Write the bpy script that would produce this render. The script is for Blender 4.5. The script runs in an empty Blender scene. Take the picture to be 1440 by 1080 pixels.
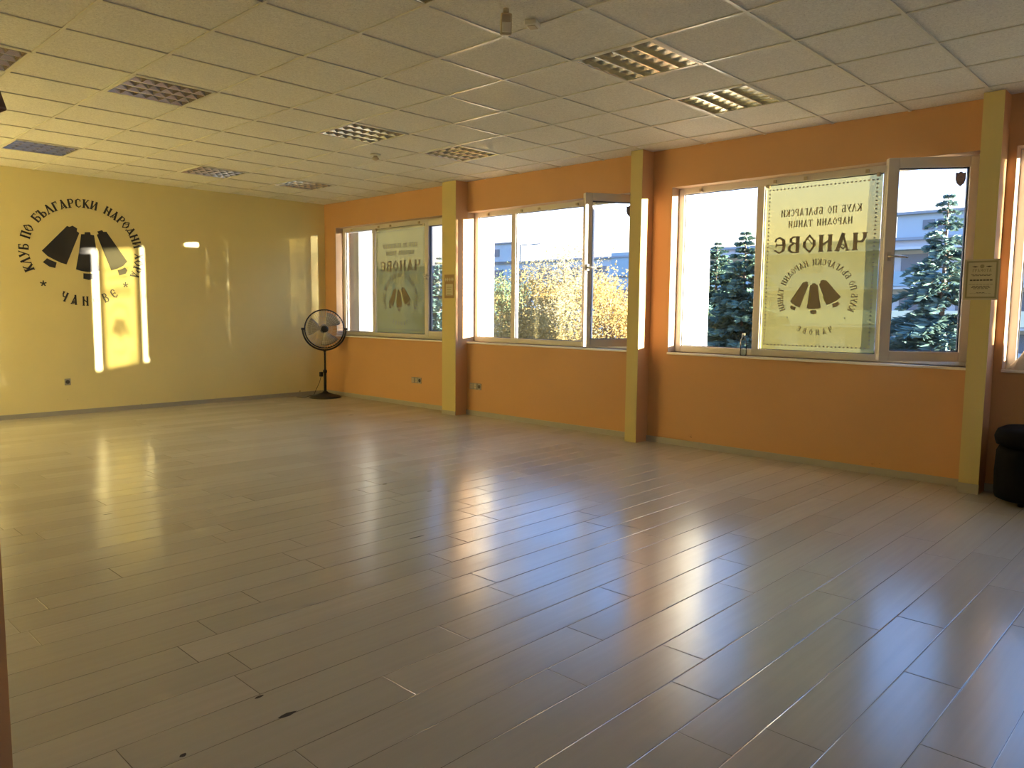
import bpy, bmesh, math, random
from mathutils import Vector, Matrix, Euler
PI = math.pi
S = bpy.context.scene
COL = S.collection

# ------------------------------------------------------------------ camera
cd = bpy.data.cameras.new('camera'); cam = bpy.data.objects.new('camera', cd); COL.objects.link(cam)
cd.sensor_fit = 'HORIZONTAL'; cd.sensor_width = 36.0
cd.lens = 1072.9 / 1440 * 36.0
cd.clip_start = 0.05; cd.clip_end = 400
yaw, pitch, roll = math.radians(133.8257), math.radians(-5.5169), math.radians(0.5372)
F = Vector((math.cos(pitch)*math.cos(yaw), math.cos(pitch)*math.sin(yaw), math.sin(pitch)))
R0 = Vector((math.sin(yaw), -math.cos(yaw), 0)); U0 = R0.cross(F)
R = R0*math.cos(roll) + U0*math.sin(roll); U = -R0*math.sin(roll) + U0*math.cos(roll)
cam.matrix_world = Matrix((( R.x, U.x, -F.x, 10.409), (R.y, U.y, -F.y, -6.621), (R.z, U.z, -F.z, 1.333), (0, 0, 0, 1)))
S.camera = cam

# ------------------------------------------------------------------ sky, sun, exposure
SKY_STRENGTH = 4.6
SUN_STRENGTH = 88.0
EXPOSURE = 0.27
S.view_settings.view_transform = 'Standard'; S.view_settings.look = 'None'
S.view_settings.exposure = EXPOSURE; S.view_settings.gamma = 1.0; S.view_settings.use_curve_mapping = False
w = bpy.data.worlds.new('sky'); S.world = w; w.use_nodes = True
nt = w.node_tree; nt.nodes.clear()
tc = nt.nodes.new('ShaderNodeTexCoord'); sx = nt.nodes.new('ShaderNodeSeparateXYZ')
rp = nt.nodes.new('ShaderNodeValToRGB'); bg = nt.nodes.new('ShaderNodeBackground'); wo = nt.nodes.new('ShaderNodeOutputWorld')
rp.color_ramp.elements[0].position = 0.0; rp.color_ramp.elements[0].color = (0.38, 0.335, 0.28, 1)
rp.color_ramp.elements[1].position = 0.7; rp.color_ramp.elements[1].color = (0.16, 0.34, 0.75, 1)
e = rp.color_ramp.elements.new(0.10); e.color = (0.40, 0.40, 0.40, 1)
e = rp.color_ramp.elements.new(0.24); e.color = (0.22, 0.46, 1.0, 1)
bg.inputs['Strength'].default_value = SKY_STRENGTH
nt.links.new(tc.outputs['Generated'], sx.inputs[0]); nt.links.new(sx.outputs['Z'], rp.inputs[0])
nt.links.new(rp.outputs[0], bg.inputs['Color']); nt.links.new(bg.outputs[0], wo.inputs[0])
sl = bpy.data.lights.new('sun', 'SUN'); sun = bpy.data.objects.new('sun', sl); COL.objects.link(sun)
sl.energy = SUN_STRENGTH; sl.angle = math.radians(0.53); sl.color = (1.0, 0.90, 0.68)
SUN_S = 0.4164                                     # -Y travelled per -X travelled
sun.rotation_euler = Vector((-1.0, -SUN_S, -0.133*SUN_S)).to_track_quat('-Z', 'Y').to_euler()
sun.location = (30, 12, 8)

def portal(x0, x1):
    l = bpy.data.lights.new('window_daylight', 'AREA'); o = bpy.data.objects.new('window_daylight', l); COL.objects.link(o)
    l.shape = 'RECTANGLE'; l.size = x1-x0; l.size_y = 1.6; l.cycles.is_portal = True
    o.location = ((x0+x1)/2, 0.30, 1.74); o.rotation_euler = (-PI/2, 0, 0)
WINDOWS = [(0.30, 2.95), (3.25, 5.83), (6.22, 8.90), (9.11, 11.75), (12.10, 14.40)]  # last opening is unseen, added for the room's light
for a, b in WINDOWS: portal(a, b)
pl = bpy.data.lights.new('window_daylight', 'AREA'); po = bpy.data.objects.new('window_daylight', pl); COL.objects.link(po)  # portal for the added end-wall window
pl.shape = 'RECTANGLE'; pl.size = 1.6; pl.size_y = 1.6; pl.cycles.is_portal = True; po.location = (15.24, -1.4, 1.74); po.rotation_euler = (0, PI/2, 0)
try:
    S.cycles.use_denoising = True
    S.cycles.max_bounces = 12; S.cycles.diffuse_bounces = 8; S.cycles.transparent_max_bounces = 32
    S.cycles.sample_clamp_indirect = 8
except Exception: pass

# ------------------------------------------------------------------ materials
def nodes(name):
    m = bpy.data.materials.new(name); m.use_nodes = True
    n = m.node_tree; n.nodes.clear()
    out = n.nodes.new('ShaderNodeOutputMaterial')
    return m, n, out
def N(n, kind, **kw):
    x = n.nodes.new('ShaderNode'+kind)
    for k, v in kw.items(): setattr(x, k, v)
    return x
def math_node(n, op, a, b=None, c=None):
    x = N(n, 'Math', operation=op)
    for i, v in enumerate((a, b, c)):
        if v is None: continue
        if isinstance(v, (int, float)): x.inputs[i].default_value = v
        else: n.links.new(v, x.inputs[i])
    return x.outputs[0]
def mixcol(n, f, a, b):
    x = N(n, 'Mix', data_type='RGBA')
    for s, v in ((x.inputs[0], f), (x.inputs[6], a), (x.inputs[7], b)):
        if isinstance(v, (int, float)): s.default_value = v
        elif isinstance(v, tuple): s.default_value = v if len(v) == 4 else (*v, 1)
        else: n.links.new(v, s)
    return x.outputs[2]
def mat(name, c, rough=0.6, metal=0.0, var=0.06, scale=8.0, bump=0.0, spec=0.5):
    m, n, out = nodes(name)
    p = N(n, 'BsdfPrincipled'); t = N(n, 'TexCoord'); z = N(n, 'TexNoise')
    z.inputs['Scale'].default_value = scale; z.inputs['Detail'].default_value = 4
    n.links.new(t.outputs['Object'], z.inputs['Vector'])
    d = tuple(max(0, v*(1-var)) for v in c); l = tuple(min(1, v*(1+var)) for v in c)
    n.links.new(mixcol(n, z.outputs[0], d, l), p.inputs['Base Color'])
    p.inputs['Roughness'].default_value = rough; p.inputs['Metallic'].default_value = metal
    p.inputs['Specular IOR Level'].default_value = spec
    if bump:
        b = N(n, 'Bump'); b.inputs['Strength'].default_value = bump; b.inputs['Distance'].default_value = 0.002
        n.links.new(z.outputs[0], b.inputs['Height']); n.links.new(b.outputs[0], p.inputs['Normal'])
    n.links.new(p.outputs[0], out.inputs[0])
    return m
def paint(name, c, scuff=(0.20, 0.12, 0.05), amount=1.0):
    # painted plaster with faint roller mottling and scuffs near the floor
    m, n, out = nodes(name)
    p = N(n, 'BsdfPrincipled'); t = N(n, 'TexCoord')
    z = N(n, 'TexNoise'); z.inputs['Scale'].default_value = 1.3; z.inputs['Detail'].default_value = 5
    f = N(n, 'TexNoise'); f.inputs['Scale'].default_value = 90; f.inputs['Detail'].default_value = 3
    k = N(n, 'TexNoise'); k.inputs['Scale'].default_value = 7.0; k.inputs['Detail'].default_value = 6; k.inputs['Roughness'].default_value = 0.65
    for q in (z, f, k): n.links.new(t.outputs['Object'], q.inputs['Vector'])
    base = mixcol(n, z.outputs[0], tuple(v*0.93 for v in c), tuple(min(1, v*1.06) for v in c))
    s = N(n, 'SeparateXYZ'); n.links.new(t.outputs['Object'], s.inputs[0])
    low = N(n, 'MapRange'); low.inputs[1].default_value = 0.08; low.inputs[2].default_value = 0.42; low.inputs[3].default_value = 0.10; low.inputs[4].default_value = 0.0
    n.links.new(s.outputs['Z'], low.inputs[0])
    mk = math_node(n, 'GREATER_THAN', math_node(n, 'ADD', k.outputs[0], low.outputs[0]), 0.775)
    n.links.new(mixcol(n, math_node(n, 'MULTIPLY', mk, 0.6*amount), base, scuff), p.inputs['Base Color'])
    p.inputs['Roughness'].default_value = 0.75; p.inputs['Specular IOR Level'].default_value = 0.25
    b = N(n, 'Bump'); b.inputs['Strength'].default_value = 0.15; b.inputs['Distance'].default_value = 0.002
    n.links.new(f.outputs[0], b.inputs['Height']); n.links.new(b.outputs[0], p.inputs['Normal'])
    n.links.new(p.outputs[0], out.inputs[0])
    return m
def floor_mat():
    m, n, out = nodes('laminate planks')
    p = N(n, 'BsdfPrincipled'); t = N(n, 'TexCoord'); s = N(n, 'SeparateXYZ')
    n.links.new(t.outputs['Object'], s.inputs[0])
    W, L = 0.1925, 1.285
    xr = math_node(n, 'DIVIDE', math_node(n, 'ADD', s.outputs['X'], 0.050), W)
    row = math_node(n, 'FLOOR', xr)
    wn = N(n, 'TexWhiteNoise', noise_dimensions='1D'); n.links.new(row, wn.inputs['W'])
    yr = math_node(n, 'ADD', math_node(n, 'DIVIDE', s.outputs['Y'], L), wn.outputs['Value'])
    idx = math_node(n, 'FLOOR', yr)
    cb = N(n, 'CombineXYZ'); n.links.new(row, cb.inputs[0]); n.links.new(idx, cb.inputs[1])
    w2 = N(n, 'TexWhiteNoise', noise_dimensions='2D'); n.links.new(cb.outputs[0], w2.inputs['Vector'])
    fx = math_node(n, 'FRACT', xr); fy = math_node(n, 'FRACT', yr)
    ex = math_node(n, 'MULTIPLY', math_node(n, 'MINIMUM', fx, math_node(n, 'SUBTRACT', 1.0, fx)), W)
    ey = math_node(n, 'MULTIPLY', math_node(n, 'MINIMUM', fy, math_node(n, 'SUBTRACT', 1.0, fy)), L)
    edge = math_node(n, 'MINIMUM', ex, ey)
    # joint gaps open wider here and there
    g = N(n, 'TexNoise'); g.inputs['Scale'].default_value = 1.6; n.links.new(t.outputs['Object'], g.inputs['Vector'])
    wid = N(n, 'MapRange'); wid.inputs[1].default_value = 0.35; wid.inputs[2].default_value = 0.7; wid.inputs[3].default_value = 0.0006; wid.inputs[4].default_value = 0.0018
    n.links.new(g.outputs[0], wid.inputs[0])
    gap = math_node(n, 'LESS_THAN', edge, wid.outputs[0])
    # wood grain drawn out along the planks
    mp = N(n, 'Mapping'); mp.inputs['Scale'].default_value = (38, 1.6, 1)
    ofs = N(n, 'VectorMath', operation='ADD'); n.links.new(t.outputs['Object'], ofs.inputs[0]); n.links.new(w2.outputs['Color'], ofs.inputs[1])
    n.links.new(ofs.outputs[0], mp.inputs[0])
    gr = N(n, 'TexNoise'); gr.inputs['Scale'].default_value = 1.0; gr.inputs['Detail'].default_value = 6; n.links.new(mp.outputs[0], gr.inputs['Vector'])
    c = mixcol(n, w2.outputs['Value'], (0.45, 0.42, 0.345), (0.52, 0.485, 0.405))
    gr2 = N(n, 'MapRange'); gr2.inputs[1].default_value = 0.3; gr2.inputs[2].default_value = 0.75; gr2.inputs[3].default_value = 0.0; gr2.inputs[4].default_value = 0.35
    n.links.new(gr.outputs[0], gr2.inputs[0])
    c = mixcol(n, gr2.outputs[0], c, (0.39, 0.36, 0.29))
    # worn dark flecks
    fl = N(n, 'TexNoise'); fl.inputs['Scale'].default_value = 11; fl.inputs['Detail'].default_value = 5; n.links.new(t.outputs['Object'], fl.inputs['Vector'])
    fm = math_node(n, 'GREATER_THAN', fl.outputs[0], 0.83)
    c = mixcol(n, math_node(n, 'MULTIPLY', fm, 0.6), c, (0.10, 0.085, 0.06))
    c = mixcol(n, math_node(n, 'MULTIPLY', gap, 0.75), c, (0.07, 0.055, 0.04))
    n.links.new(c, p.inputs['Base Color'])
    sm = N(n, 'TexNoise'); sm.inputs['Scale'].default_value = 1.1; sm.inputs['Detail'].default_value = 3; n.links.new(t.outputs['Object'], sm.inputs['Vector'])
    rr = N(n, 'MapRange'); rr.inputs[1].default_value = 0.3; rr.inputs[2].default_value = 0.7; rr.inputs[3].default_value = 0.19; rr.inputs[4].default_value = 0.262
    n.links.new(sm.outputs[0], rr.inputs[0]); n.links.new(rr.outputs[0], p.inputs['Roughness'])
    p.inputs['Specular IOR Level'].default_value = 0.30
    # every plank lies a hair out of level
    geo = N(n, 'NewGeometry'); sub = N(n, 'VectorMath', operation='SUBTRACT'); sub.inputs[1].default_value = (0.5, 0.5, 0.5)
    n.links.new(w2.outputs['Color'], sub.inputs[0])
    sc = N(n, 'VectorMath', operation='SCALE'); sc.inputs['Scale'].default_value = 0.016; n.links.new(sub.outputs[0], sc.inputs[0])
    ad = N(n, 'VectorMath', operation='ADD'); n.links.new(geo.outputs['Normal'], ad.inputs[0]); n.links.new(sc.outputs[0], ad.inputs[1])
    nm = N(n, 'VectorMath', operation='NORMALIZE'); n.links.new(ad.outputs[0], nm.inputs[0])
    b = N(n, 'Bump'); b.inputs['Strength'].default_value = 0.5; b.inputs['Distance'].default_value = 0.002
    hgt = N(n, 'MapRange'); hgt.inputs[1].default_value = 0.0; hgt.inputs[2].default_value = 0.004; n.links.new(edge, hgt.inputs[0])
    n.links.new(hgt.outputs[0], b.inputs['Height']); n.links.new(nm.outputs[0], b.inputs['Normal'])
    n.links.new(b.outputs[0], p.inputs['Normal'])
    n.links.new(p.outputs[0], out.inputs[0])
    return m
def tile_mat():
    m, n, out = nodes('mineral fibre ceiling tile')
    p = N(n, 'BsdfPrincipled'); t = N(n, 'TexCoord')
    z = N(n, 'TexNoise'); z.inputs['Scale'].default_value = 75; z.inputs['Detail'].default_value = 4; z.inputs['Roughness'].default_value = 0.7
    v = N(n, 'TexVoronoi'); v.inputs['Scale'].default_value = 60
    for q in (z, v): n.links.new(t.outputs['Object'], q.inputs['Vector'])
    f = N(n, 'MapRange'); f.inputs[1].default_value = 0.42; f.inputs[2].default_value = 0.62; n.links.new(z.outputs[0], f.inputs[0])
    hole = math_node(n, 'LESS_THAN', v.outputs['Distance'], 0.16)
    c = mixcol(n, f.outputs[0], (0.66, 0.65, 0.62), (0.78, 0.77, 0.73))
    n.links.new(mixcol(n, math_node(n, 'MULTIPLY', hole, 0.6), c, (0.30, 0.28, 0.25)), p.inputs['Base Color'])
    p.inputs['Roughness'].default_value = 0.9; p.inputs['Specular IOR Level'].default_value = 0.1
    b = N(n, 'Bump'); b.inputs['Strength'].default_value = 0.5; b.inputs['Distance'].default_value = 0.004
    n.links.new(z.outputs[0], b.inputs['Height']); n.links.new(b.outputs[0], p.inputs['Normal'])
    n.links.new(p.outputs[0], out.inputs[0])
    return m
def glass_mat(name, tint=(1, 1, 1), refl=0.6):
    m, n, out = nodes(name)
    tr = N(n, 'BsdfTransparent'); gl = N(n, 'BsdfGlossy'); lw = N(n, 'LayerWeight'); mx = N(n, 'MixShader')
    nz = N(n, 'TexNoise'); nz.inputs['Scale'].default_value = 0.8; t = N(n, 'TexCoord'); n.links.new(t.outputs['Object'], nz.inputs['Vector'])
    n.links.new(mixcol(n, nz.outputs[0], tuple(v*0.97 for v in tint), tint), tr.inputs['Color'])
    gl.inputs['Roughness'].default_value = 0.02; lw.inputs['Blend'].default_value = 0.25
    n.links.new(math_node(n, 'MULTIPLY', lw.outputs['Fresnel'], refl), mx.inputs[0])
    n.links.new(tr.outputs[0], mx.inputs[1]); n.links.new(gl.outputs[0], mx.inputs[2]); n.links.new(mx.outputs[0], out.inputs[0])
    return m
def cloth_mat(name, dif, trans, f=0.5, scale=400, weave=0.0, holes=(1, 1, 1)):
    m, n, out = nodes(name)
    d = N(n, 'BsdfDiffuse'); t = N(n, 'BsdfTranslucent'); mx = N(n, 'MixShader'); mx.inputs[0].default_value = f
    tc = N(n, 'TexCoord'); z = N(n, 'TexNoise'); z.inputs['Scale'].default_value = scale; n.links.new(tc.outputs['Object'], z.inputs['Vector'])
    n.links.new(mixcol(n, z.outputs[0], tuple(v*0.93 for v in dif), tuple(min(1, v*1.05) for v in dif)), d.inputs[0])
    n.links.new(mixcol(n, z.outputs[0], tuple(v*0.93 for v in trans), tuple(min(1, v*1.05) for v in trans)), t.inputs[0])
    n.links.new(d.outputs[0], mx.inputs[1]); n.links.new(t.outputs[0], mx.inputs[2])
    if weave:      # open weave lets some light straight through
        tr = N(n, 'BsdfTransparent'); tr.inputs[0].default_value = (*holes, 1); m2 = N(n, 'MixShader'); m2.inputs[0].default_value = weave
        n.links.new(mx.outputs[0], m2.inputs[1]); n.links.new(tr.outputs[0], m2.inputs[2]); mx = m2
    n.links.new(mx.outputs[0], out.inputs[0])
    return m
def wood_mat(name, a, b):
    m, n, out = nodes(name)
    p = N(n, 'BsdfPrincipled'); t = N(n, 'TexCoord'); mp = N(n, 'Mapping'); mp.inputs['Scale'].default_value = (30, 30, 3)
    z = N(n, 'TexNoise'); z.inputs['Scale'].default_value = 1.0; z.inputs['Detail'].default_value = 5
    n.links.new(t.outputs['Object'], mp.inputs[0]); n.links.new(mp.outputs[0], z.inputs['Vector'])
    n.links.new(mixcol(n, z.outputs[0], a, b), p.inputs['Base Color']); p.inputs['Roughness'].default_value = 0.5
    n.links.new(p.outputs[0], out.inputs[0]); return m

YEL = (0.78, 0.69, 0.36); ORA = (0.59, 0.34, 0.165); PIL = (0.60, 0.50, 0.22)
M = dict(
    yellow=paint('yellow wall paint', YEL), orange=paint('orange wall paint', ORA), pillar=paint('ochre yellow pillar paint', PIL),
    floor=floor_mat(), tile=tile_mat(),
    tbar=mat('white enamelled ceiling bar', (0.62, 0.60, 0.54), 0.35),
    base=mat('grey laminate skirting', (0.36, 0.34, 0.30), 0.45),
    frame=mat('white window plastic', (0.66, 0.62, 0.58), 0.35, var=0.02),
    gasket=mat('dark rubber gasket', (0.03, 0.03, 0.035), 0.6),
    sill=mat('white sill board', (0.78, 0.74, 0.70), 0.35),
    reveal=paint('reveal paint', (0.56, 0.40, 0.28), amount=0),
    glass=glass_mat('window glass'), plaster=mat('pale exterior plaster', (0.50, 0.50, 0.48), 0.9, scale=3, bump=0.4),
    black=mat('matt black vinyl', (0.022, 0.021, 0.022), 0.5), fanblack=mat('black enamelled metal', (0.012, 0.012, 0.013), 0.4),
    chrome=mat('chromed wire', (0.62, 0.60, 0.56), 0.3, 0.9), blade=mat('grey fan blade', (0.30, 0.28, 0.25), 0.4, 0.3),
    alu=mat('polished aluminium louvre', (0.76, 0.73, 0.66), 0.2, 1.0, var=0.02), housing=mat('white lamp housing', (0.60, 0.58, 0.52), 0.4),
    tube=mat('unlit frosted lamp tube', (0.80, 0.80, 0.78), 0.3),
    socket=mat('grey socket plastic', (0.33, 0.31, 0.27), 0.45), socketdark=mat('dark socket plastic', (0.05, 0.045, 0.04), 0.5),
    beige=mat('aged beige plastic', (0.46, 0.39, 0.28), 0.5), white=mat('white plastic', (0.70, 0.68, 0.62), 0.45),
    steel=mat('brushed steel handle', (0.55, 0.52, 0.48), 0.35, 0.7),
    leather=mat('black leather', (0.005, 0.005, 0.0055), 0.7, scale=60, bump=0.5, spec=0.08),
    banner=cloth_mat('yellow banner cloth', (0.55, 0.50, 0.20), (0.150, 0.138, 0.052), 0.5, weave=0.175, holes=(1.0, 0.89, 0.44)),
    light_leak=cloth_mat('white banner hem', (0.80, 0.78, 0.66), (0.30, 0.29, 0.25), 0.5),  # pale cloth stands in for light leaking past the banner edges
    ink=cloth_mat('brown banner ink', (0.48, 0.40, 0.28), (0.034, 0.028, 0.018), 0.5),
    paper=mat('yellowed paper', (0.50, 0.45, 0.30), 0.7), printing=mat('dark print', (0.07, 0.06, 0.04), 0.7), border=mat('printed border', (0.26, 0.23, 0.13), 0.7),
    notice=mat('ornamented brown card', (0.30, 0.20, 0.10), 0.7),
    wood=wood_mat('dark brown wood', (0.10, 0.045, 0.022), (0.16, 0.075, 0.04)),
    sticker=mat('grey sticker vinyl', (0.17, 0.17, 0.24), 0.5), stickerlight=mat('pale sticker print', (0.32, 0.30, 0.34), 0.5),
    bottle=glass_mat('clear bottle plastic', (0.90, 0.94, 0.96), 1.0), water=glass_mat('water', (0.86, 0.92, 0.95), 0.6), bluecap=mat('pale bottle cap', (0.70, 0.74, 0.80), 0.4),
    cloth=cloth_mat('white net cloth', (0.62, 0.58, 0.52), (0.60, 0.56, 0.50), 0.35, 60),
    needle=cloth_mat('blue green needles', (0.090, 0.155, 0.150), (0.06, 0.10, 0.09), 0.3, 6),
    needle2=cloth_mat('dark green needles', (0.075, 0.135, 0.115), (0.05, 0.08, 0.06), 0.3, 6),
    autumn=cloth_mat('yellow autumn leaves', (0.30, 0.215, 0.085), (0.27, 0.185, 0.06), 0.4, 5),
    autumn2=cloth_mat('pale tan autumn leaves', (0.28, 0.235, 0.135), (0.25, 0.205, 0.10), 0.4, 5),
    olive=cloth_mat('olive leaves', (0.17, 0.22, 0.11), (0.12, 0.16, 0.06), 0.4, 5),
    bark=mat('tree bark', (0.12, 0.095, 0.075), 0.9, scale=20, bump=1.0),
    block=mat('blue grey concrete panel', (0.31, 0.36, 0.38), 0.9, scale=0.6), block2=mat('pale concrete panel', (0.42, 0.43, 0.43), 0.9, scale=0.6),
    roofing=mat('roof edge', (0.20, 0.22, 0.24), 0.8), pane=mat('distant window pane', (0.08, 0.11, 0.14), 0.2),
    balcony=mat('balcony panel', (0.22, 0.30, 0.34), 0.7), cream=mat('cream balcony panel', (0.62, 0.58, 0.40), 0.8),
    earth=mat('grassy ground', (0.10, 0.12, 0.06), 0.95, scale=0.7, var=0.3),
    chip=mat('broken laminate core', (0.05, 0.04, 0.03), 0.9),
)

# ------------------------------------------------------------------ mesh helpers
class MB:
    def __init__(s): s.v = []; s.f = []; s.smooth = []
    def add(s, vs, fs, smooth=False):
        o = len(s.v); s.v += [tuple(p) for p in vs]
        for f in fs: s.f.append(tuple(i+o for i in f)); s.smooth.append(smooth)
    def box(s, x0, x1, y0, y1, z0, z1, T=None):
        vs = [Vector(p) for p in ((x0,y0,z0),(x1,y0,z0),(x1,y1,z0),(x0,y1,z0),(x0,y0,z1),(x1,y0,z1),(x1,y1,z1),(x0,y1,z1))]
        if T: vs = [T @ p for p in vs]
        s.add(vs, [(0,3,2,1),(4,5,6,7),(0,1,5,4),(1,2,6,5),(2,3,7,6),(3,0,4,7)]); return s
    def quad(s, *p): s.add(p, [(0,1,2,3)]); return s
    def tube(s, path, r, n=10, closed=False, caps=True):
        path = [Vector(p) for p in path]; rs = r if isinstance(r, (list, tuple)) else [r]*len(path)
        rings = []; up = None; L = len(path)
        for i, p in enumerate(path):
            a = path[i-1] if i > 0 else (path[-1] if closed else p); b = path[(i+1) % L] if (i < L-1 or closed) else p
            t = (b-a).normalized()
            if up is None: up = t.orthogonal().normalized()
            up = (up - t*up.dot(t)); up = up.normalized() if up.length > 1e-6 else t.orthogonal().normalized()
            sd = t.cross(up)
            rings.append([p + (up*math.cos(2*PI*k/n) + sd*math.sin(2*PI*k/n))*rs[i] for k in range(n)])
        vs = [q for g in rings for q in g]; fs = []
        for i in range(L if closed else L-1):
            j = (i+1) % L
            for k in range(n): fs.append((i*n+k, i*n+(k+1) % n, j*n+(k+1) % n, j*n+k))
        if caps and not closed: fs += [tuple(range(n-1, -1, -1)), tuple((L-1)*n+k for k in range(n))]
        s.add(vs, fs, True); return s
    def lathe(s, prof, n=32, T=None, smooth=True):
        vs = []; fs = []
        for (r, z) in prof:
            for k in range(n): vs.append(Vector((r*math.cos(2*PI*k/n), r*math.sin(2*PI*k/n), z)))
        for i in range(len(prof)-1):
            for k in range(n): fs.append((i*n+k, i*n+(k+1) % n, (i+1)*n+(k+1) % n, (i+1)*n+k))
        fs.append(tuple(range(n-1, -1, -1))); fs.append(tuple((len(prof)-1)*n+k for k in range(n)))
        if T: vs = [T @ p for p in vs]
        s.add(vs, fs, smooth); return s
    def poly(s, pts, T, depth=0.0):
        # flat outline in (u,v), placed by T(u,v,d) -> world; extruded by depth
        n = len(pts); a = [T(u, v, depth) for u, v in pts]
        if depth == 0: s.add(a, [tuple(range(n))]); return s
        b = [T(u, v, 0) for u, v in pts]
        s.add(a+b, [tuple(range(n)), tuple(range(2*n-1, n-1, -1))] + [(i, i+n, (i+1) % n+n, (i+1) % n) for i in range(n)]); return s
    def build(s, name, m, parent=None, loc=None, bevel=0, fix=True):
        me = bpy.data.meshes.new(name); me.from_pydata(s.v, [], s.f); me.materials.append(M[m] if isinstance(m, str) else m)
        for p, q in zip(me.polygons, s.smooth): p.use_smooth = q
        if fix and len(s.f) < 30000:
            b = bmesh.new(); b.from_mesh(me); bmesh.ops.recalc_face_normals(b, faces=b.faces); b.to_mesh(me); b.free()
        o = bpy.data.objects.new(name, me); COL.objects.link(o)
        if parent is not None:
            o.parent = parent; o.matrix_parent_inverse = world_of(parent).inverted()
        if bevel:
            md = o.modifiers.new('bevel', 'BEVEL'); md.width = bevel; md.segments = 3; md.limit_method = 'ANGLE'
        return o
def world_of(o):
    m = Matrix.LocRotScale(o.location, o.rotation_euler, o.scale)
    return world_of(o.parent) @ o.matrix_parent_inverse @ m if o.parent else m
def tag(o, label=None, cat=None, group=None, kind=None):
    if label: o['label'] = label
    if cat: o['category'] = cat
    if group: o['group'] = group
    if kind: o['kind'] = kind
    return o
def empty(name, loc=(0, 0, 0), rz=0.0):
    o = bpy.data.objects.new(name, None); o.empty_display_size = 0.1; COL.objects.link(o); o.location = loc; o.rotation_euler = (0, 0, rz); return o
def struct(o, label=None): o['kind'] = 'structure'; return o
def copy_tree(o, parent=None):
    c = o.copy(); COL.objects.link(c)
    if parent is not None: c.parent = parent
    for ch in [x for x in COL.objects if x.parent == o]: copy_tree(ch, c)
    return c

# ------------------------------------------------------------------ room shell
H = 2.92; XR = 15.0; YB = -7.6
struct(MB().quad((0, YB, 0), (XR, YB, 0), (XR, 0.0, 0), (0, 0.0, 0)).build('floor', 'floor'))
# ceiling: 600 mm tiles in a bar grid, openings where the lamps sit
gx = [8.97 + 0.6*k for k in range(-15, 11)]; gx = [0.0] + [x for x in gx if 0.01 < x < XR] + [XR]
gy = [-0.33 - 0.6*j for j in range(0, 13)]; gy = [0.0] + [y for y in gy if y > YB] + [YB]
LAMPS = [(x, y) for x in (1.17, 4.17, 7.17, 10.17) for y in (-1.53, -2.73, -4.53, -5.73)]
def is_lamp(x, y): return any(abs(x-a) < 0.05 and abs(y-b) < 0.05 for a, b in LAMPS)
cm = MB(); gm = MB()
for i in range(len(gx)-1):
    for j in range(len(gy)-1):
        if is_lamp(gx[i], gy[j+1]): continue
        cm.quad((gx[i], gy[j+1], H+0.006), (gx[i], gy[j], H+0.006), (gx[i+1], gy[j], H+0.006), (gx[i+1], gy[j+1], H+0.006))
ceil = struct(cm.build('ceiling', 'tile'))
for x in gx[1:-1]: gm.box(x-0.010, x+0.010, YB, 0, H-0.001, H+0.012)
for y in gy[1:-1]: gm.box(0, XR, y-0.010, y+0.010, H-0.0014, H+0.0115)
gm.build('grid', 'tbar', ceil)
# yellow wall facing the camera, wall behind, end wall
struct(MB().box(-0.2, 0, YB, 0.26, 0, H+0.1).build('wall_left', 'yellow'))
struct(MB().box(-0.2, XR+0.2, YB-0.2, YB, 0, H+0.1).build('wall_back', 'yellow'))
em = MB()
for (a, b, c, d) in ((YB, -2.2, 0, H+0.1), (-2.2, -0.6, 0, 0.93), (-2.2, -0.6, 2.556, H+0.1), (-0.6, 0.26, 0, H+0.1)): em.box(XR, XR+0.2, a, b, c, d)  # leaves the opening for the added end window
struct(em.build('wall_end', 'orange'))
SILL, HEAD, TH = 0.93, 2.556, 0.26
wm = MB(); x = 0.0
for a, b in WINDOWS:
    wm.box(x, a, 0, TH, 0, H+0.1); wm.box(a, b, 0, TH, 0, SILL); wm.box(a, b, 0, TH, HEAD, H+0.1); x = b
wm.box(x, XR, 0, TH, 0, H+0.1)
struct(wm.build('wall_right', 'orange'))
# slab over everything so that no daylight leaks in from above
struct(MB().box(-0.2, XR+0.2, YB-0.2, 0.26, H+0.12, H+0.3).build('ceiling_slab', 'plaster'))
# pillars against the window wall: yellow front, orange flanks
for px0, px1, d in ((3.0, 3.255, 0.2), (5.862, 6.0, 0.2), (8.922, 9.055, 0.2), (11.82, 12.04, 0.2)):
    p = struct(MB().box(px0, px1, -d+0.004, 0.0, 0, H).build('pillar', 'orange'))
    tag(MB().box(px0, px1, -d, -d+0.004, 0, H).build('front_face', 'pillar', p), 'yellow painted front face')
# skirting
def skirting(name, x0, x1, y0, y1): struct(MB().box(x0, x1, y0, y1, 0.0, 0.055).build(name, 'base'))
bw = MB()
for a, b in ((0.014, 3.0), (3.255, 5.862), (6.0, 8.922), (9.055, 11.82), (12.04, XR)): bw.box(a, b, -0.014, 0.0, 0, 0.058)
struct(bw.build('baseboard_right', 'base'))
skirting('baseboard_left', 0.0, 0.014, YB, 0.0)
struct(MB().box(8.918, 9.059, -0.208, -0.2, 0, 0.075).build('trim_1', 'base'))
struct(MB().box(2.996, 3.259, -0.206, -0.2, 0, 0.05).build('trim_2', 'base'))
# pillar close to the camera, cut by the left edge of the view
struct(MB().box(8.15, 8.409, -6.62, -6.206, 0, H).build('pillar', 'orange'))
# facade fins outside, between the windows
for x0, x1, y1 in ((0.20, 0.52, 0.58), (2.84, 3.15, 0.58), (6.03, 6.33, 0.58), (8.82, 9.12, 0.36)):
    struct(MB().box(x0, x1, 0.262, y1, -6.0, 2.50).build('facade_fin', 'plaster'))

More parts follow.
